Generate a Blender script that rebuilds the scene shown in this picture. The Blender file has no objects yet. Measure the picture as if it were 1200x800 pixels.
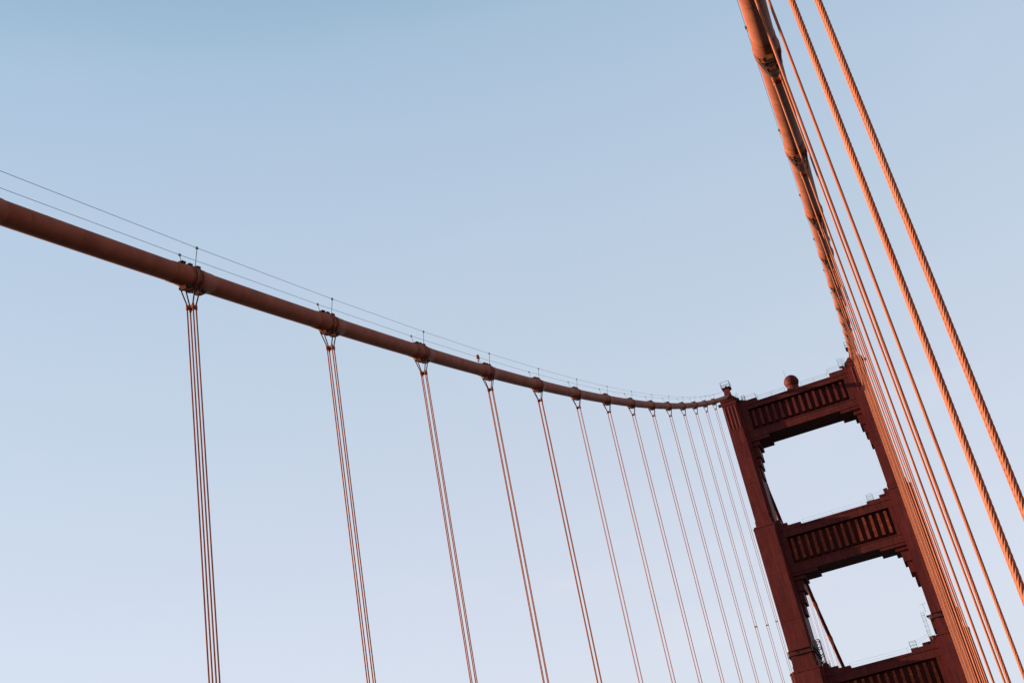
import bpy, math, random
import numpy as np
from mathutils import Vector, Matrix
random.seed(7)
S = bpy.context.scene
COL = S.collection
rad = math.radians

# ---------------------------------------------------------------- camera
# world axes: x across the bridge (far main cable at x=0, near one at x=27.43),
# y along the bridge towards the tower, z up, z=0 at eye height
SPAN_W = 27.43
cd = bpy.data.cameras.new('camera'); cam = bpy.data.objects.new('camera', cd); COL.objects.link(cam)
cd.sensor_width = 36; cd.lens = 36*1444.4/1200; cd.clip_start = .1; cd.clip_end = 20000
yaw, el, roll = -.282264, .498751, -.201627
f_ = Vector((math.sin(yaw)*math.cos(el), math.cos(yaw)*math.cos(el), math.sin(el)))
r_ = Vector((math.cos(yaw), -math.sin(yaw), 0)); u_ = r_.cross(f_)
r2 = r_*math.cos(roll)+u_*math.sin(roll); u2 = -r_*math.sin(roll)+u_*math.cos(roll)
M = Matrix(((r2.x, u2.x, -f_.x, 26.40), (r2.y, u2.y, -f_.y, 0), (r2.z, u2.z, -f_.z, 0), (0, 0, 0, 1)))
cam.matrix_world = M
S.camera = cam

# ---------------------------------------------------------------- sky and sun
SUN_EL, SUN_AZ = rad(10), rad(8)          # low sun on the far side, a little behind the camera
W = bpy.data.worlds.new('World'); S.world = W; W.use_nodes = True
nt = W.node_tree; nd = nt.nodes; lk = nt.links
bg = nd['Background']; bg.inputs[1].default_value = .055
sky = nd.new('ShaderNodeTexSky'); sky.sky_type = 'NISHITA'; sky.sun_disc = False
sky.sun_elevation = SUN_EL; sky.sun_rotation = -(math.pi/2+SUN_AZ)
sky.air_density = 1.0; sky.dust_density = .6; sky.ozone_density = 2.0
gm = nd.new('ShaderNodeMixRGB'); gm.blend_type = 'MULTIPLY'; gm.inputs[0].default_value = 1
gm.inputs[2].default_value = (2.3, 2.2, 2.2, 1)
lk.new(sky.outputs[0], gm.inputs[1])
# the evening air brightens towards the horizon: a smooth ramp over the height above it
tc = nd.new('ShaderNodeTexCoord'); sx = nd.new('ShaderNodeSeparateXYZ'); lk.new(tc.outputs['Generated'], sx.inputs[0])
rp = nd.new('ShaderNodeValToRGB'); lk.new(sx.outputs[2], rp.inputs[0])
E_ = rp.color_ramp.elements
E_[0].position = 0; E_[0].color = (.60, .62, .68, 1)
E_[1].position = 1; E_[1].color = (.08, .20, .29, 1)
for p_, c_ in ((.22, (.70, .715, .79, 1)), (.34, (.64, .685, .775, 1)), (.48, (.555, .645, .75, 1)), (.60, (.485, .60, .735, 1)), (.67, (.42, .56, .705, 1)), (.75, (.25, .43, .555, 1))):
    e = E_.new(p_); e.color = c_
rs = nd.new('ShaderNodeMixRGB'); rs.blend_type = 'MULTIPLY'; rs.inputs[0].default_value = 1
rs.inputs[2].default_value = (8.3, 8.3, 8.3, 1); lk.new(rp.outputs[0], rs.inputs[1])
mx = nd.new('ShaderNodeMixRGB'); mx.inputs[0].default_value = .8
lk.new(gm.outputs[0], mx.inputs[1]); lk.new(rs.outputs[0], mx.inputs[2])
# thin high cloud, barely there
mp = nd.new('ShaderNodeMapping'); mp.inputs['Scale'].default_value = (1.6, 1.6, 6); lk.new(tc.outputs['Generated'], mp.inputs[0])
nz = nd.new('ShaderNodeTexNoise'); nz.inputs['Scale'].default_value = 2.6; nz.inputs['Detail'].default_value = 5; lk.new(mp.outputs[0], nz.inputs[0])
cr = nd.new('ShaderNodeMapRange'); cr.inputs[1].default_value = .54; cr.inputs[2].default_value = .8; cr.inputs[4].default_value = .45
lk.new(nz.outputs[0], cr.inputs[0])
cm = nd.new('ShaderNodeMixRGB'); cm.inputs[2].default_value = (6.6, 6.3, 6.8, 1)
cz = nd.new('ShaderNodeMapRange'); cz.inputs[1].default_value = .24; cz.inputs[2].default_value = .46; cz.inputs[3].default_value = 1; cz.inputs[4].default_value = .1; lk.new(sx.outputs[2], cz.inputs[0])
cf = nd.new('ShaderNodeMath'); cf.operation = 'MULTIPLY'; lk.new(cr.outputs[0], cf.inputs[0]); lk.new(cz.outputs[0], cf.inputs[1]); lk.new(cf.outputs[0], cm.inputs[0]); lk.new(mx.outputs[0], cm.inputs[1])
lk.new(cm.outputs[0], bg.inputs[0])

sd = bpy.data.lights.new('sun', 'SUN'); sd.energy = 5; sd.angle = rad(.5); sd.color = (1, .97, .66)
so = bpy.data.objects.new('sun', sd); COL.objects.link(so)
toward = Vector((-math.cos(SUN_EL)*math.cos(SUN_AZ), -math.cos(SUN_EL)*math.sin(SUN_AZ), math.sin(SUN_EL)))
so.rotation_euler = toward.to_track_quat('Z', 'Y').to_euler(); so.location = (-60, -10, 60)

S.view_settings.view_transform = 'Standard'; S.view_settings.look = 'None'
S.view_settings.exposure = 1.25; S.view_settings.gamma = 1
S.cycles.max_bounces = 6

# ---------------------------------------------------------------- materials
def paint(name, col, col2, rust=.0, rough=.5, scale=.35, streak=6.0, bump=.05, rustcol=(.30, .10, .03), plates=False):
    m = bpy.data.materials.new(name); m.use_nodes = True
    n = m.node_tree.nodes; l = m.node_tree.links; b = n['Principled BSDF']
    b.inputs['Roughness'].default_value = rough; b.inputs['Specular IOR Level'].default_value = .07
    g = n.new('ShaderNodeNewGeometry')
    mpp = n.new('ShaderNodeMapping'); mpp.inputs['Scale'].default_value = (1, 1, 1/streak); l.new(g.outputs['Position'], mpp.inputs[0])
    a = n.new('ShaderNodeTexNoise'); a.inputs['Scale'].default_value = scale*streak; a.inputs['Detail'].default_value = 7; a.inputs['Roughness'].default_value = .65
    l.new(mpp.outputs[0], a.inputs[0])
    r = n.new('ShaderNodeMapRange'); r.inputs[1].default_value = .38; r.inputs[2].default_value = .66; l.new(a.outputs[0], r.inputs[0])
    x = n.new('ShaderNodeMixRGB'); x.inputs[1].default_value = (*col, 1); x.inputs[2].default_value = (*col2, 1); l.new(r.outputs[0], x.inputs[0])
    out = x.outputs[0]
    if plates:
        sp = n.new('ShaderNodeSeparateXYZ'); l.new(g.outputs['Position'], sp.inputs[0])
        ad = n.new('ShaderNodeMath'); ad.inputs[1].default_value = .73; ad.operation = 'MULTIPLY_ADD'; l.new(sp.outputs[1], ad.inputs[0]); l.new(sp.outputs[0], ad.inputs[2])
        cb = n.new('ShaderNodeCombineXYZ'); l.new(sp.outputs[2], cb.inputs[0]); l.new(ad.outputs[0], cb.inputs[1])
        bk = n.new('ShaderNodeTexBrick'); l.new(cb.outputs[0], bk.inputs[0]); bk.inputs['Scale'].default_value = 1
        bk.inputs['Brick Width'].default_value = 3.1; bk.inputs['Row Height'].default_value = .95; bk.inputs['Mortar Size'].default_value = .035
        bk.inputs['Color1'].default_value = (1, 1, 1, 1); bk.inputs['Color2'].default_value = (.68, .68, .70, 1); bk.inputs['Mortar'].default_value = (.55, .52, .5, 1)
        mu = n.new('ShaderNodeMixRGB'); mu.blend_type = 'MULTIPLY'; mu.inputs[0].default_value = .8
        l.new(out, mu.inputs[1]); l.new(bk.outputs[0], mu.inputs[2]); out = mu.outputs[0]
    if rust > 0:
        a2 = n.new('ShaderNodeTexNoise'); a2.inputs['Scale'].default_value = 1.3; a2.inputs['Detail'].default_value = 9; a2.inputs['Roughness'].default_value = .7
        l.new(g.outputs['Position'], a2.inputs[0])
        r2_ = n.new('ShaderNodeMapRange'); r2_.inputs[1].default_value = .62-rust*.14; r2_.inputs[2].default_value = .70-rust*.1; l.new(a2.outputs[0], r2_.inputs[0])
        y = n.new('ShaderNodeMixRGB'); y.inputs[2].default_value = (*rustcol, 1); l.new(r2_.outputs[0], y.inputs[0]); l.new(out, y.inputs[1])
        out = y.outputs[0]
        rr = n.new('ShaderNodeMapRange'); rr.inputs[3].default_value = rough; rr.inputs[4].default_value = .85; l.new(r2_.outputs[0], rr.inputs[0]); l.new(rr.outputs[0], b.inputs['Roughness'])
    l.new(out, b.inputs['Base Color'])
    bp_ = n.new('ShaderNodeBump'); bp_.inputs['Strength'].default_value = .25; bp_.inputs['Distance'].default_value = bump
    l.new(a.outputs[0], bp_.inputs['Height']); l.new(bp_.outputs[0], b.inputs['Normal'])
    return m
M_CABLE = paint('orange cable paint', (.295, .068, .032), (.21, .044, .022), .10, .6, .5, 1.5, .012, rustcol=(.16, .045, .02))
M_ROPE = paint('orange rope paint', (.38, .096, .050), (.29, .064, .034), .0, .5, .6, 3, .004)
M_BAND = paint('orange casting paint', (.29, .060, .029), (.19, .038, .020), .5, .55, .9, 1, .01)
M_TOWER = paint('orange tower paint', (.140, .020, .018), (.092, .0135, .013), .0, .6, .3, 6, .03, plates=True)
M_STRUT = paint('weathered strut and shaded cable paint', (.12, .018, .016), (.075, .013, .011), .0, .6, .4, 5, .05, plates=True)
M_RUST = paint('rusting strut paint', (.17, .026, .014), (.10, .016, .010), .5, .7, .4, 5, .05, rustcol=(.27, .082, .022))
M_LOOP = paint('darkened rope paint', (.07, .020, .013), (.045, .014, .01), 0, .6, .6, 3, .004)
M_DARK = paint('dark iron', (.05, .03, .025), (.03, .02, .018), 0, .5)
M_WIRE = paint('grey wire', (.16, .14, .14), (.12, .11, .11), 0, .45)
M_STEEL = paint('galvanised steel', (.22, .25, .27), (.16, .19, .21), 0, .5)
M_CONC = paint('deck asphalt', (.05, .05, .05), (.07, .068, .064), 0, .9)
M_WATER = paint('bay water', (.02, .045, .055), (.03, .06, .07), 0, .12, .02, 1, .4)

# ---------------------------------------------------------------- object helpers
def setp(o, label=None, cat=None, group=None, kind=None):
    if label: o['label'] = label
    if cat: o['category'] = cat
    if group: o['group'] = group
    if kind: o['kind'] = kind
    return o
def empty(name, loc=(0, 0, 0), label=None, cat=None, group=None, parent=None):
    o = bpy.data.objects.new(name, None); COL.objects.link(o); o.location = loc
    o.parent = parent; o.empty_display_size = .5
    return setp(o, label, cat, group)
def link(name, me, parent=None, loc=None):
    o = bpy.data.objects.new(name, me); COL.objects.link(o); o.parent = parent
    if loc is not None: o.location = loc
    return o
def tomesh(name, v, f, mat, smooth=False):
    me = bpy.data.meshes.new(name)
    me.from_pydata([tuple(map(float, p)) for p in v], [], f) if not isinstance(v, np.ndarray) else me.from_pydata(v.tolist(), [], f)
    me.materials.append(mat)
    if smooth: me.polygons.foreach_set('use_smooth', [True]*len(me.polygons))
    me.update(); return me
class MB:
    def __init__(s): s.v = []; s.f = []
    def add(s, v, f):
        o = len(s.v); s.v += [tuple(p) for p in v]; s.f += [tuple(i+o for i in q) for q in f]; return s
    def box(s, x0, x1, y0, y1, z0, z1):
        return s.add([(x0, y0, z0), (x1, y0, z0), (x1, y1, z0), (x0, y1, z0), (x0, y0, z1), (x1, y0, z1), (x1, y1, z1), (x0, y1, z1)],
                     [(0, 3, 2, 1), (4, 5, 6, 7), (0, 1, 5, 4), (1, 2, 6, 5), (2, 3, 7, 6), (3, 0, 4, 7)])
    def prism(s, poly, z0, z1, poly2=None):
        n = len(poly); p2 = poly2 or poly
        return s.add([(x, y, z0) for x, y in poly]+[(x, y, z1) for x, y in p2],
                     [tuple(range(n-1, -1, -1)), tuple(range(n, 2*n))]+[(i, (i+1) % n, n+(i+1) % n, n+i) for i in range(n)])
    def bar(s, a, b, r, n=6):
        a = Vector(a); b = Vector(b); d = (b-a).normalized()
        u = d.cross(Vector((0, 0, 1)) if abs(d.z) < .9 else Vector((1, 0, 0))).normalized(); w = d.cross(u)
        ring = lambda c: [tuple(c+u*math.cos(2*math.pi*i/n)*r+w*math.sin(2*math.pi*i/n)*r) for i in range(n)]
        return s.add(ring(a)+ring(b), [tuple(range(n-1, -1, -1)), tuple(range(n, 2*n))]+[(i, (i+1) % n, n+(i+1) % n, n+i) for i in range(n)])
    def lathe(s, prof, axis='y', n=32, cap=True):
        o = len(s.v)
        for (t, r) in prof:
            for i in range(n):
                a = 2*math.pi*i/n; c, d = r*math.cos(a), r*math.sin(a)
                s.v.append((c, t, d) if axis == 'y' else ((c, d, t) if axis == 'z' else (t, c, d)))
        for k in range(len(prof)-1):
            for i in range(n):
                j = (i+1) % n; q = (o+k*n+i, o+(k+1)*n+i, o+(k+1)*n+j, o+k*n+j)
                s.f.append(q if axis != 'z' else q[::-1])
        if cap:
            s.f.append(tuple(o+i for i in range(n))); s.f.append(tuple(o+(len(prof)-1)*n+i for i in range(n-1, -1, -1)))
        return s
    def mesh(s, name, mat, smooth=False):
        me = tomesh(name, s.v, s.f, mat, smooth)
        return me
    def obj(s, name, mat, parent=None, smooth=False, loc=None):
        return link(name, s.mesh(name, mat, smooth), parent, loc)
def tube_mesh(name, pts, r, n, mat, smooth=True):
    P = np.array(pts, float); T = np.gradient(P, axis=0); T /= np.linalg.norm(T, axis=1)[:, None]
    ref = np.tile(np.array([1., 0, 0]), (len(P), 1))
    if abs(T[:, 0]).max() > .9: ref = np.tile(np.array([0, 1., 0]), (len(P), 1))
    U = np.cross(T, ref); U /= np.linalg.norm(U, axis=1)[:, None]; V = np.cross(T, U)
    a = 2*np.pi*np.arange(n)/n
    vv = P[:, None, :]+r*(np.cos(a)[None, :, None]*U[:, None, :]+np.sin(a)[None, :, None]*V[:, None, :])
    vv = vv.reshape(-1, 3); m = len(P)
    i = np.arange(m-1)[:, None]*n; j = np.arange(n)[None, :]; k = (np.arange(n)+1)[None, :] % n
    q = np.stack([i+j, i+k, i+n+k, i+n+j], -1).reshape(-1, 4)
    f = q.tolist()+[tuple(range(n)), tuple(range((m-1)*n+n-1, (m-1)*n-1, -1))]
    return tomesh(name, vv, f, mat, smooth)
def smooth_angle(me, deg=40):
    try: me.set_sharp_from_angle(angle=rad(deg))
    except Exception: pass

# laid wire rope: six strands twisted round each other, hanging from z=0 down to z=-L
ROPE_R = .0365
ropes = {}
def rope_mesh(L, level):
    key = (round(L, 2), level)
    if key in ropes: return ropes[key]
    if level == 0: per, dz, n = 5, .030, 30
    elif level == 1: per, dz, n = 3, .055, 18
    else: per, dz, n = 0, L/6, 8
    m = max(3, int(L/dz)+1); z = -np.linspace(0, L, m)
    a = 2*np.pi*np.arange(n)/n
    if per:
        ph = (a*6) % (2*np.pi)
        rr = ROPE_R*(.66+.34*np.sqrt(np.clip(np.cos(ph/2)**2 if False else np.abs(np.sin(ph/2)), 0, 1)))
        tw = 2*np.pi*z/.46
    else:
        rr = np.full(n, ROPE_R*.68); tw = z*0
    A = a[None, :]+tw[:, None]
    v = np.stack([rr[None, :]*np.cos(A), rr[None, :]*np.sin(A), np.broadcast_to(z[:, None], A.shape)], -1).reshape(-1, 3)
    i = np.arange(m-1)[:, None]*n; j = np.arange(n)[None, :]; k = (np.arange(n)+1)[None, :] % n
    q = np.stack([i+j, i+n+j, i+n+k, i+k], -1).reshape(-1, 4)
    me = tomesh('rope', v, q.tolist(), M_ROPE, True)
    ropes[key] = me; return me

# ---------------------------------------------------------------- main cables
YT = 247.124; Y0 = 41.1446; DY = 13.73197; ZT = 109.295
DECK = -1.7
def zc(y):
    t = YT-y
    return ZT-.456238*t+3.96878e-4*t*t if t >= 0 else ZT+.50*t+4.0e-4*t*t
def slope(y): return (zc(y+.05)-zc(y-.05))/.1
CR = .47
def side_shift(x0, y):        # the side spans draw in a little behind the tower
    return x0-(.9*max(0., min(1, (y-YT-15)/50)) if (y > YT and x0 < 5) else 0)

# cable band: split casting with two rope grooves, bolted flanges above and below (local y along the cable)
def band_meshes():
    g = .27
    h = [(1.62, CR+.004), (1.58, CR+.022), (.93, CR+.026), (.86, CR+.045), (.55, CR+.05), (g+.15, CR+.05), (g+.12, CR+.085), (g+.075, CR+.085), (g+.06, CR+.005), (g-.06, CR+.005), (g-.075, CR+.085), (g-.12, CR+.085), (g-.15, CR+.045)]
    prof = [(-t, r) for t, r in h]+[(t, r) for t, r in h[::-1]]
    body = MB().lathe(prof, 'y', 36).mesh('cable_band', M_BAND, True); smooth_angle(body, 35)
    fl = []
    for s in (1, -1):
        b = MB()
        for y0, y1 in ((-.80, -g-.12), (-g+.12, g-.12), (g+.12, .80)):
            z0, z1 = (CR+.02, CR+.15) if s > 0 else (-CR-.24, -CR-.02)
            b.box(-.14, .14, y0, y1, z0, z1)
        fl.append(b.mesh('flange', M_BAND))
    bt = []
    for s in (1, -1):
        b = MB()
        for yy in (-.70, -.55, -.11, .03, .55, .70):
            z = CR+.09 if s > 0 else -CR-.14; b.bar((-.27, yy, z), (.27, yy, z), .05, 6)
            b.bar((-.23, yy, z), (-.14, yy, z), .085, 6); b.bar((.14, yy, z), (.23, yy, z), .085, 6)
        bt.append(b.mesh('bolt_row', M_DARK))
    return body, fl, bt
BAND, FLANGE, BOLTS = band_meshes()
POST = {}
for s in (-1, 1):
    b = MB(); b.bar((s*.30, 0, CR*.75), (s*.47, 0, 1.42), .018, 6); b.box(s*.47-.045, s*.47+.045, -.05, .05, 1.40, 1.51)
    POST[s] = b.mesh('wire_post', M_WIRE)

def make_cable(x0, name, label, iL, iR, ys, ye):
    root = empty(name, (x0, YT, ZT), label, 'main cable')
    base = Vector((x0, YT, ZT))
    ys_ = np.concatenate([np.arange(ys, YT-.6, 1.5), [YT-.4]])
    me = tube_mesh('cable_body', [(0, y-YT, zc(y)-ZT) for y in ys_], CR, 40, M_CABLE); link('cable_body', me, root)
    yb = np.concatenate([[YT+.4], np.arange(YT+2, ye, 2.5)])
    me = tube_mesh('cable_body', [(side_shift(x0, y)-x0, y-YT, zc(y)-ZT) for y in yb], CR, 24, M_STRUT); link('cable_body', me, root)  # side span wears the darker strut paint: its shade is put into the colour
    # wrapping joints: faint raised collars between the bands
    for i in range(iL, iR):
        y = Y0+DY*i; xs = side_shift(x0, y)
        loc = Vector((xs, y, zc(y)))-base; rot = (math.atan(slope(y)), 0, 0)
        o = link('cable_band', BAND, root, loc); o.rotation_euler = rot
        for k in (0, 1):
            q = link('flange', FLANGE[k], o); q2 = link('bolt_row', BOLTS[k], o); q2['kind'] = 'stuff'
        for s in (-1, 1): link('wire_post', POST[s], o).rotation_euler = (-rot[0], 0, 0)
    # one band directly past this loop is skipped at the saddle
    for s in (-1, 1):
        pts = []
        ysw = [ys]+[Y0+DY*i for i in range(iL, 15)]+[YT-1.5]
        for a, b in zip(ysw[:-1], ysw[1:]):
            for t in np.linspace(0, 1, 6)[:-1]:
                za, zb = zc(a)+1.46, zc(b)+1.46
                pts.append((s*.47, a+(b-a)*t-YT, za+(zb-za)*t-ZT))
        pts.append((s*.47, -1.5, zc(YT-1.5)+1.46-ZT))
        link('hand_wire', tube_mesh('hand_wire', pts, .011, 6, M_WIRE), root)
    return root
BANDS_MAIN = [i for i in range(-3, 15)]
def cable_with_bands(x0, name, label, lo, hi, ys, ye):
    return make_cable(x0, name, label, lo, hi, ys, ye)
far_cable = cable_with_bands(0, 'main_cable', 'dark shaded main cable sweeping from the left edge down and across to the tower top', -3, 14, -95, YT+150)
near_cable = cable_with_bands(SPAN_W, 'main_cable', 'main cable lit bright orange, climbing steeply overhead beside the near hanging ropes', -3, 14, -95, YT+150)
for root, x0 in ((far_cable, 0), (near_cable, SPAN_W)):
    for k in range(1, 11):
        y = YT+DY*(k)-2; xs = side_shift(x0, y)
        o = link('cable_band', BAND, root, Vector((xs-x0, y-YT, zc(y)-ZT))); o.rotation_euler = (math.atan(slope(y)), 0, 0)
        for q in (0, 1): link('flange', FLANGE[q], o)

# ---------------------------------------------------------------- suspenders
CX, CYr = .157, .12
def clamp_mesh():
    b = MB()
    for sx_ in (-1, 1):
        for sy in (-1, 1):
            b.lathe([(-.13, .05), (-.12, .062), (.12, .062), (.13, .05)], 'z', 10)
            n = 4*10
            b.v[-n:] = [(x+sx_*CX, y+sy*CYr, z) for x, y, z in b.v[-n:]]
    for sy in (-1, 1): b.box(-CX, CX, sy*CYr-.035, sy*CYr+.035, -.05, .06)
    b.box(-.05, .05, -CYr, CYr, -.03, .03)
    for sx_ in (-1, 1): b.box(sx_*CX-.03, sx_*CX+.03, -CYr, CYr, -.042, .052)
    return b.mesh('spreader_clamp', M_BAND)
CLAMP = clamp_mesh()
def loop_mesh(sl, k):
    # one rope laid over the cable in its groove, both ends drawn together at the clamp
    c = 1/math.sqrt(1+sl*sl); R = CR+.045; g = .27*k
    pts = [(CX, k*CYr, -1.62), (CX, k*CYr, -1.50)]
    for th in np.linspace(-14, 194, 30):
        a = rad(th); h = R*math.sin(a)
        pts.append((R*math.cos(a), g*c-h*sl*c, g*c*sl+h*c))
    pts += [(-CX, k*CYr, -1.50), (-CX, k*CYr, -1.62)]
    P = [Vector(p) for p in pts]
    d = [P[0]]
    for a, b in zip(P[:-1], P[1:]):
        m = max(1, int((b-a).length/.15))
        for t in range(1, m+1): d.append(a.lerp(b, t/m))
    # Y frame is stable as the loop turns in the x-z plane
    A = np.array(d); T = np.gradient(A, axis=0); T /= np.linalg.norm(T, axis=1)[:, None]
    ref = np.array([0, 1., 0]); U = np.cross(T, ref); U /= np.linalg.norm(U, axis=1)[:, None]; V = np.cross(T, U)
    n = 10; a = 2*np.pi*np.arange(n)/n
    vv = (A[:, None, :]+ROPE_R*.93*(np.cos(a)[None, :, None]*U[:, None, :]+np.sin(a)[None, :, None]*V[:, None, :])).reshape(-1, 3)
    m = len(A); i = np.arange(m-1)[:, None]*n; j = np.arange(n)[None, :]; kk = (np.arange(n)+1)[None, :] % n
    q = np.stack([i+j, i+n+j, i+n+kk, i+kk], -1).reshape(-1, 4)
    return tomesh('rope_loop', vv, q.tolist(), M_LOOP, True)
ORD = ['first', 'second', 'third', 'fourth', 'fifth', 'sixth', 'seventh', 'eighth', 'ninth', 'tenth', 'eleventh', 'twelfth', 'thirteenth', 'fourteenth', 'fifteenth']
def suspender(x, y, label, group, level, mid=None):
    z = zc(y); root = empty('suspender', (x, y, z), label, 'suspender', group)
    L = z-1.6-DECK
    me = rope_mesh(L, level)
    for sx_ in (-1, 1):
        for sy in (-1, 1):
            link('rope', me, root, (sx_*CX, sy*CYr, -1.6))
    sl = slope(y)
    for k in (-1, 1): link('rope_loop', loop_mesh(sl, k), root)
    link('spreader_clamp', CLAMP, root, (0, 0, -1.62))
    if mid is not None:
        o = link('spreader_clamp', CLAMP, root, (0, 0, mid-z))
    return root
MID = {11: 46.7, 12: 49.8, 13: 53.3}
for i in range(0, 14):
    if i == 0: lab = 'suspender nearest the left edge, its four thin dark ropes standing clearly apart'
    elif i in MID: lab = '%s suspender from the left under the far cable, with a small dark clamp low down' % ORD[i]
    else: lab = '%s suspender from the left hanging under the far dark main cable' % ORD[i]
    suspender(0, Y0+DY*i, lab, 'suspenders of the far main cable', 0 if i < 1 else (1 if i < 5 else 2), MID.get(i))
near_lab = {-2: 'closest suspender, its thick twisted orange ropes running down the right edge of the photo',
            -1: 'thinner sunlit suspender just left of the two thick twisted ropes',
            0: 'suspender from the topmost visible band of the bright orange cable',
            1: 'suspender from the second band down the bright orange cable',
            2: 'suspender from the third band down the bright orange cable'}
for i in range(-2, 14):
    lab = near_lab.get(i) or ('%s suspender down the bright orange cable, a thin line before the right tower leg' % ORD[i])
    suspender(SPAN_W, Y0+DY*i, lab, 'suspenders of the near main cable', 0 if i < 0 else (1 if i < 5 else 2))
for k in range(2, 7):
    y = YT+DY*k-2
    for x0 in (0,):
        xs = side_shift(x0, y)
        lab = '%s thin pale suspender beyond the tower, counted from the left leg through the portals' % ORD[k-2]
        suspender(xs, y, lab, 'suspenders beyond the tower', 2)

# ---------------------------------------------------------------- tower
TX = .15
tower = empty('bridge_tower', (SPAN_W/2+TX, YT, DECK), 'tall dark red steel suspension tower with two stepped legs joined by cross struts', 'bridge tower')
OFF = Vector((SPAN_W/2+TX, YT, DECK))
# tiers: z0, z1, pier half width, pier half depth, mid hw, mid hd, flank hw, flank hd
TIERS = [(78.0, 106.4, 1.55, 4.2, 1.85, 3.75, 2.12, 3.2, 1.56, 1.57),
         (48.6, 78.0, 2.02, 5.0, 2.20, 4.5, 2.36, 3.9, 2.2, 2.38),
         (18.5, 48.6, 2.55, 5.8, 2.80, 5.2, 3.0, 4.6, 2.9, 3.25),
         (-66., 18.5, 3.1, 6.7, 3.5, 6.1, 3.9, 5.4, 3.5, 3.9)]
def plan(a, A, b, B, c, C, bo, co, e=0, side=1):
    # stepped plan: central pier, two set-backs; the outer flank is narrower than the inner one
    qi = [(a+e, A+e), (a+e, B+e), (b+e, B+e), (b+e, C+e), (c+e, C+e)]
    qo = [(a+e, A+e), (a+e, B+e), (bo+e, B+e), (bo+e, C+e), (co+e, C+e)]
    pts = [(x, -y) for x, y in qi]+[(x, y) for x, y in qi[::-1]]+[(-x, y) for x, y in qo]+[(-x, -y) for x, y in qo[::-1]]
    return pts if side > 0 else [(-x, y) for x, y in pts[::-1]]
def make_leg(cx, side):
    b = MB()
    for k, (z0, z1, *pl) in enumerate(TIERS):
        b.prism(plan(*pl, side=side), z0, z1)
        if k > 0:                                       # stepped set-back at the top of the tier
            b.prism(plan(*TIERS[k-1][2:], e=.1, side=side), z1+.004, z1+1.3)
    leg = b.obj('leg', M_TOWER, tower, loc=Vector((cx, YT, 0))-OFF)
    # riveted plates on the front and rear of the piers, thin joints between courses
    for k, (z0, z1, *pl) in enumerate(TIERS[:3]):
        a, A = pl[:2]
        zz = z0+.25; top = z1-1.0; n = 3
        h = (top-zz)/n
        for j in range(n):
            for s in (-1, 1):
                m = MB(); y = s*A
                m.box(-a+.12, a-.12, min(y, y+s*.035), max(y, y+s*.035), zz+j*h+.07, zz+(j+1)*h-.07)
                m.obj('plate', M_TOWER, leg)
        # horizontal band line near the tier's head
        m = MB(); m.prism(plan(*pl, e=.07, side=side), z1-(.85 if k == 0 else .35), z1-(.62 if k == 0 else .12))
        m.obj('moulding', M_TOWER, leg)
    # vertical fluting at the head of the leg
    for s in (-1, 1):
        for j in range(4):
            m = MB(); x = -1.14+j*.76; y = s*(4.2+.035)
            m.add([(x-.17, y, 99.6), (x+.17, y, 99.6), (x, y+s*.06, 100.2), (x-.17, y, 105.2), (x+.17, y, 105.2), (x, y+s*.06, 104.8)],
                  [(0, 2, 5, 3), (2, 1, 4, 5), (0, 1, 2), (3, 5, 4), (0, 3, 4, 1)])
            m.obj('flute', M_TOWER, leg)
    # head slab and saddle housing
    m = MB(); m.prism(plan(*TIERS[0][2:], e=.12, side=side), 106.404, 106.9); m.prism(plan(1.3, 3.7, 1.45, 3.3, 1.6, 2.8, 1.31, 1.32, side=side), 106.904, 107.6)
    m.obj('cap', M_TOWER, leg)
    m = MB(); m.prism([(-.95, -3.0), (.95, -3.0), (.95, 3.0), (-.95, 3.0)], 107.704, 108.9, [(-.8, -1.7), (.8, -1.7), (.8, 1.7), (-.8, 1.7)])
    m.prism([(-.72, -1.5), (.72, -1.5), (.72, 1.5), (-.72, 1.5)], 108.904, 110.9, [(-.55, -.7), (.55, -.7), (.55, .7), (-.55, .7)])
    m.box(-.8, .8, -.9, .9, 110.904, 111.05)
    m.obj('saddle_housing', M_TOWER, leg)
    # corner platform brackets at the head
    m = MB()
    for sx_ in (-1, 1):
        m.box(sx_*2.0-.45, sx_*2.0+.45, -4.5, -3.6, 106.9, 107.2) if False else m.box(min(sx_*1.5, sx_*2.3), max(sx_*1.5, sx_*2.3), -3.9, -3.1, 106.0, 106.38)
    m.obj('bracket', M_DARK, leg)
    # dark walkway hung round the lower tier
    m = MB()
    for j, (e, z, h) in enumerate(((.32, 51.6, .16), (.30, 52.5, .05))):
        m.prism(plan(*TIERS[1][2:], e=e, side=side), z, z+h)
    for px, py in plan(*TIERS[1][2:], e=.30, side=side): m.bar((px, py, 51.7), (px, py, 52.6), .03, 4)
    m.obj('walkway', M_DARK, leg)
    return leg
legL = make_leg(TX, 1); legR = make_leg(SPAN_W+TX, -1)
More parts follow.
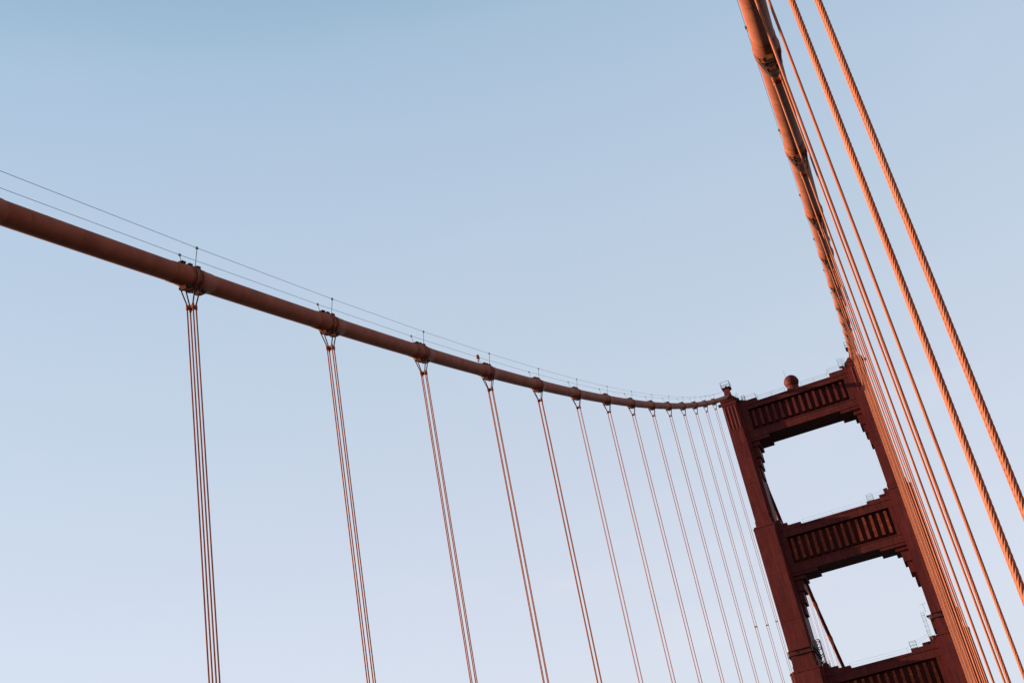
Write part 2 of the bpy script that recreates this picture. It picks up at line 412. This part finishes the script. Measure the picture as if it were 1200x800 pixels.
# each strut spans between the inner leg faces
def make_strut(z0, z1, hw, zr0, zr1, up, down, n_ribs=14):
    xl, xr = TX+hw-.05, SPAN_W+TX-hw+.05; xm = (xl+xr)/2
    b = MB()
    b.box(xl, xr, -1.9, 1.9, z0+.3, z1-.3)
    for s in (-1, 1):
        y0, y1 = (-3.0, -1.9) if s < 0 else (1.9, 3.0)
        b.box(xl, xr, y0, y1, zr1+.15, z1); b.box(xl, xr, y0, y1, z0, zr0-.15)
    b.box(xl, xr, -1.9, 1.9, z1-.296, z1-.02); b.box(xl, xr, -1.9, 1.9, z0+.02, z0+.296)
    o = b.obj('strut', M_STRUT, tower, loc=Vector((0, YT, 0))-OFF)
    # end panels
    x1 = xm-.725*n_ribs; x2 = xm+.725*n_ribs
    for s in (-1, 1):
        y0, y1 = (-2.96, -1.902) if s < 0 else (1.902, 2.96)
        for a_, b_ in ((xl, x1-.15), (x2+.15, xr)):
            if b_-a_ > .3: MB().box(a_, b_, y0, y1, zr0-.15, zr1+.15).obj('end_panel', M_STRUT, o)
    # vertical ribs: pointed, proud of the dark recess
    m = MB(); p, w = 1.09, .32
    for s in (-1,):
        H = zr1-zr0
        m.add([(-w, 0, 0), (w, 0, 0), (w, -p, .5), (-w, -p, .5), (-w, 0, H), (w, 0, H), (w*.8, -p*.8, H-.25), (-w*.8, -p*.8, H-.25)],
              [(0, 1, 2, 3), (3, 2, 6, 7), (7, 6, 5, 4), (0, 3, 7, 4), (1, 5, 6, 2), (0, 4, 5, 1)])
    me = m.mesh('rib', M_RUST if z1 < 90 else M_TOWER)
    for j in range(n_ribs):
        x = x1+.725+j*1.45
        link('rib', me, o, (x, -1.902, zr0))
        q = link('rib', me, o, (x, 1.902, zr0)); q.rotation_euler = (0, 0, math.pi)
    # thin mouldings along the chords
    for z, d in ((z1-.42, .09), (zr0-.42, .08)):
        MB().box(xl, xr, -3.0-d, -3.002, z, z+.2).obj('moulding', M_STRUT, o)
    # stepped blocks in the opening corners above and below
    for side in (0, 1):
        for lst, top in ((up, True), (down, False)):
            for j, (w, z) in enumerate(lst):
                dep = 2.9-.32*j
                za, zb = (z1+.002 if j == 0 else lst[j-1][1]+.002, z) if top else (z, z0-.002 if j == 0 else lst[j-1][1]-.002)
                a_, b_ = (xl, xl+w) if side == 0 else (xr-w, xr)
                MB().box(a_, b_, -dep, dep, za, zb).obj('corner_block', M_STRUT, o)
    return o
make_strut(97.2, 105.1, 2.12, 99.1, 103.6, [(3.8, 105.9), (.9, 106.5)], [(4.1, 96.55), (1.7, 95.5), (1.15, 93.2), (.75, 91.2), (.42, 88.8)])
make_strut(67.5, 76.7, 2.36, 69.4, 74.7, [(4.7, 77.2), (2.0, 77.9), (.85, 79.0)], [(5.2, 66.9), (2.5, 66.1), (1.6, 63.9), (1.1, 61.6), (.6, 59.4)])
make_strut(37.6, 47.1, 3.0, 39.5, 45.0, [(5.0, 47.7), (2.7, 48.3), (1.1, 49.2)], [(5.2, 37.0), (2.5, 36.2), (1.6, 34.0), (1.1, 31.6)], 13)
make_strut(7.6, 17.0, 3.9, 9.5, 15.0, [(5.0, 17.6), (2.7, 18.2)], [(5.2, 7.0), (2.5, 6.2), (1.6, 4.0)], 12)

# beacon on top of the upper strut
bc = empty('beacon', (SPAN_W/2+.1, YT-1.4, 105.1), 'round dark red beacon drum standing on top of the uppermost cross strut', 'beacon')
m = MB(); prof = [(1.55*-math.cos(math.pi*k/16), max(.02, 1.55*math.sin(math.pi*k/16))) for k in range(17)]
m.lathe([(z, r) for z, r in prof], 'z', 32); o = m.obj('drum', M_STRUT, bc, True, (0, 0, 2.2))
m = MB(); m.lathe([(-.07, 1.585), (.07, 1.585)], 'z', 32); m.obj('seam_ring', M_STRUT, bc, False, (0, 0, 2.2))
m = MB(); m.lathe([(0, 1.5), (.3, 1.45), (.9, 1.25), (1.1, 1.25)], 'z', 24); m.obj('pedestal', M_STRUT, bc)
m = MB(); m.bar((-.9, 0, 0), (-.9, 0, 5.4), .025, 5); m.obj('antenna', M_WIRE, bc)

# handrails along the strut tops
def rail(name_, pts, h, posts, label, group=None, r=.022):
    root = empty(name_, pts[0], label, 'handrail', group); o0 = Vector(pts[0])
    P = [Vector(p)-o0 for p in pts]
    for hh in (h, h*.55):
        b = MB()
        for a, c in zip(P[:-1], P[1:]): b.bar(a+Vector((0, 0, hh)), c+Vector((0, 0, hh)), r, 5)
        b.obj('rail', M_STEEL, root)
    for a, c in zip(P[:-1], P[1:]):
        n = max(1, int((c-a).length/posts))
        for k in range(n+(1 if c == P[-1] else 0)):
            b = MB(); q = a.lerp(c, k/n); b.bar(q, q+Vector((0, 0, h+.05)), r*1.3, 5); b.obj('post', M_STEEL, root)
    return root
rail('handrail', [(2.4, YT-2.85, 105.9), (5.9, YT-2.85, 105.9), (6.3, YT-2.85, 105.1), (12.1, YT-2.85, 105.1)], 1.0, 2.5, 'thin handrail along the top of the uppermost strut, left of the round beacon')
rail('handrail', [(15.6, YT-2.85, 105.1), (21.2, YT-2.85, 105.1), (21.6, YT-2.85, 105.9), (25.2, YT-2.85, 106.1)], 1.0, 2.5, 'thin handrail along the top of the uppermost strut, right of the round beacon')
rail('handrail', [(7.6, YT-2.0, 76.72), (19.6, YT-2.0, 76.72), (24.3, YT-2.0, 77.9)], 1.1, 6, 'fine wire handrail along the top of the middle strut', r=.012)
rail('handrail', [(8.0, YT-2.0, 47.12), (19.0, YT-2.0, 47.12), (23.8, YT-2.0, 48.9)], 1.1, 6, 'fine wire handrail along the top of the lowest visible strut', r=.012)
def cage(x, y, z, w, d, h, label, name='platform_cage', cat='platform', mat=M_STEEL, r=.035, floor=True, group=None):
    root = empty(name, (x, y, z), label, cat, group)
    for lev in ((.03, .5, 1) if h < 2 else (.03, .33, .66, 1)):
        b = MB(); zz = h*lev
        c = [(-w, -d, zz), (w, -d, zz), (w, d, zz), (-w, d, zz)]
        for i in range(4): b.bar(c[i], c[(i+1) % 4], r, 5)
        b.obj('rail', mat, root)
    for sx_ in (-1, 1):
        for sy in (-1, 1): MB().bar((sx_*w, sy*d, 0), (sx_*w, sy*d, h+.05), r*1.1, 5).obj('post', mat, root)
    if floor: MB().box(-w, w, -d, d, -.06, 0).obj('floor', mat, root)
    return root
cage(TX, YT, 111.10, .95, 1.0, 1.35, 'small railed lookout cage on the very top of the left tower leg', mat=M_DARK)
cage(SPAN_W+TX, YT, 111.10, .95, 1.0, 1.35, 'small railed lookout cage on top of the right tower leg beside the bright cable', mat=M_DARK)
MB().lathe([(0, .16), (.35, .2), (.7, .2), (.8, .08)], 'z', 10).obj('warning_lamp', M_DARK, None, False, (TX, YT, 111.1))
setp(bpy.data.objects['warning_lamp'], 'dark warning lamp inside the cage on top of the left tower leg', 'lamp')
cage(21.5, YT-2.4, 77.24, .6, .5, 1.3, 'little railed cage standing on the right end of the middle strut')
cage(20.3, YT-2.4, 47.74, .6, .5, 1.3, 'little railed cage standing on the right end of the lowest visible strut')
# stepped railings climbing the leg heads
rail('handrail', [(1.9, YT-3.2, 107.02), (2.3, YT-3.2, 107.02)], 1.0, .4, 'short dark railing at the inner head of the left tower leg')
rail('handrail', [(25.25, YT-3.2, 107.02), (25.6, YT-3.2, 107.02)], 1.0, .4, 'short dark railing at the inner head of the right tower leg')
cage(24.6, YT-2.6, 106.53, .45, .5, 1.7, 'tall railed ladder cage between the uppermost strut and right leg head')
cage(3.3, YT-2.6, 105.92, .3, .5, 1.2, 'railed ladder cage between the uppermost strut and left leg head')

def ladder(x, y, z0, z1, label, w=.26, hoops=True):
    root = empty('ladder', (x, y, z0), label, 'ladder')
    H = z1-z0
    for s in (-1, 1): MB().bar((s*w, 0, 0), (s*w, 0, H), .035, 5).obj('stile', M_STEEL, root)
    me = MB().bar((-w, 0, 0), (w, 0, 0), .022, 5).mesh('rung', M_STEEL)
    n = int(H/.4)
    for k in range(n): link('rung', me, root, (0, 0, .3+k*.4))
    if hoops:
        b = MB(); pts = [(-w, 0), (-w*1.5, .35), (0, .7), (w*1.5, .35), (w, 0)]
        for a, c in zip(pts[:-1], pts[1:]): b.bar((a[0], a[1], 0), (c[0], c[1], 0), .028, 5)
        me = b.mesh('hoop', M_STEEL)
        for k in range(int(H/1.0)): link('hoop', me, root, (0, 0, .8+k*1.0))
    return root
ladder(23.75, YT-2.9, 48.35, 53.9, 'caged steel ladder rising from the lowest visible strut beside the right leg')
MB().bar((0, 0, 0), (0, 0, 1.7), .04, 5).bar((-.7, 0, 1.5), (.5, 0, 1.7), .025, 5).obj('mast', M_STEEL, None, False, (24.4, YT-2.9, 53.5))
setp(bpy.data.objects['mast'], 'short mast with a crossbar above the ladder beside the right leg', 'mast')
# dark platform bracket carrying the ladder head on each leg's inner side
b = MB(); b.box(24.3, 25.3, YT-3.3, YT-2.3, 52.6, 52.8).bar((24.4, YT-2.9, 52.6), (25.2, YT-2.9, 51.5), .08, 5)
b.box(24.75, 25.25, YT-3.0, YT+2.5, 50.2, 52.6)
setp(b.obj('landing', M_STRUT), 'dark landing at the ladder head on the inner side of right leg', 'landing')
r0 = cage(3.1, YT+2.2, 50.2, .38, .9, 4.6, 'dark painting cradle hung on the inner face of the left leg', 'work_cradle', 'cradle', M_DARK, .07)
for k in range(4):
    MB().bar((-.38, -.9, k*1.15), (.38, .9, k*1.15+1.1), .05, 5).obj('brace', M_DARK, r0)
ladder(3.9, YT+2.0, 47.2, 50.6, 'steel ladder below the painting cradle inside the left leg')

# small fittings on the cables
def lamp(x, y, dz, label, nm='cable_lamp'):
    root = empty(nm, (x, y, zc(y)+CR+dz), label, 'lamp')
    MB().bar((0, 0, -.05), (0, 0, .55), .03, 6).bar((-.1, 0, .3), (.16, 0, .5), .02, 5).obj('bracket', M_DARK, root)
    MB().lathe([(.5, .05), (.55, .13), (.78, .13), (.86, .05)], 'z', 12).obj('lamp_body', M_BAND, root)
lamp(0, Y0+DY*3-1.6, 0, 'small red lamp standing on the far cable just left of its fourth band')
lamp(SPAN_W+.45, Y0+DY*3-2.0, -.5, 'small dark lamp box on the outer side of the bright orange cable')

# ---------------------------------------------------------------- deck and water below
def struct(o): o['kind'] = 'structure'; return o
deck = MB().box(-3.2, 30.6, -160, YT+190, DECK-1.2, DECK-.15); struct(deck.obj('bridge_deck', M_CONC))
struct(MB().box(1.6, 25.2, -160, YT+190, DECK-.15+.004, DECK-.15+.05).obj('road', M_CONC))
for a, b_ in ((-3.2, 1.6), (25.2, 30.6)):
    # the pavement is cut round the tower legs
    struct(MB().box(a, b_, -160, YT-7, DECK-.146, DECK).obj('pavement', M_CONC))
w = MB(); R = 9000
w.add([(-R, -R, -69), (R, -R, -69), (R, R, -69), (-R, R, -69)], [(0, 1, 2, 3)]); struct(w.obj('water', M_WATER))
print('tris', sum(len(o.data.polygons)*2 for o in bpy.data.objects if o.type == 'MESH'))
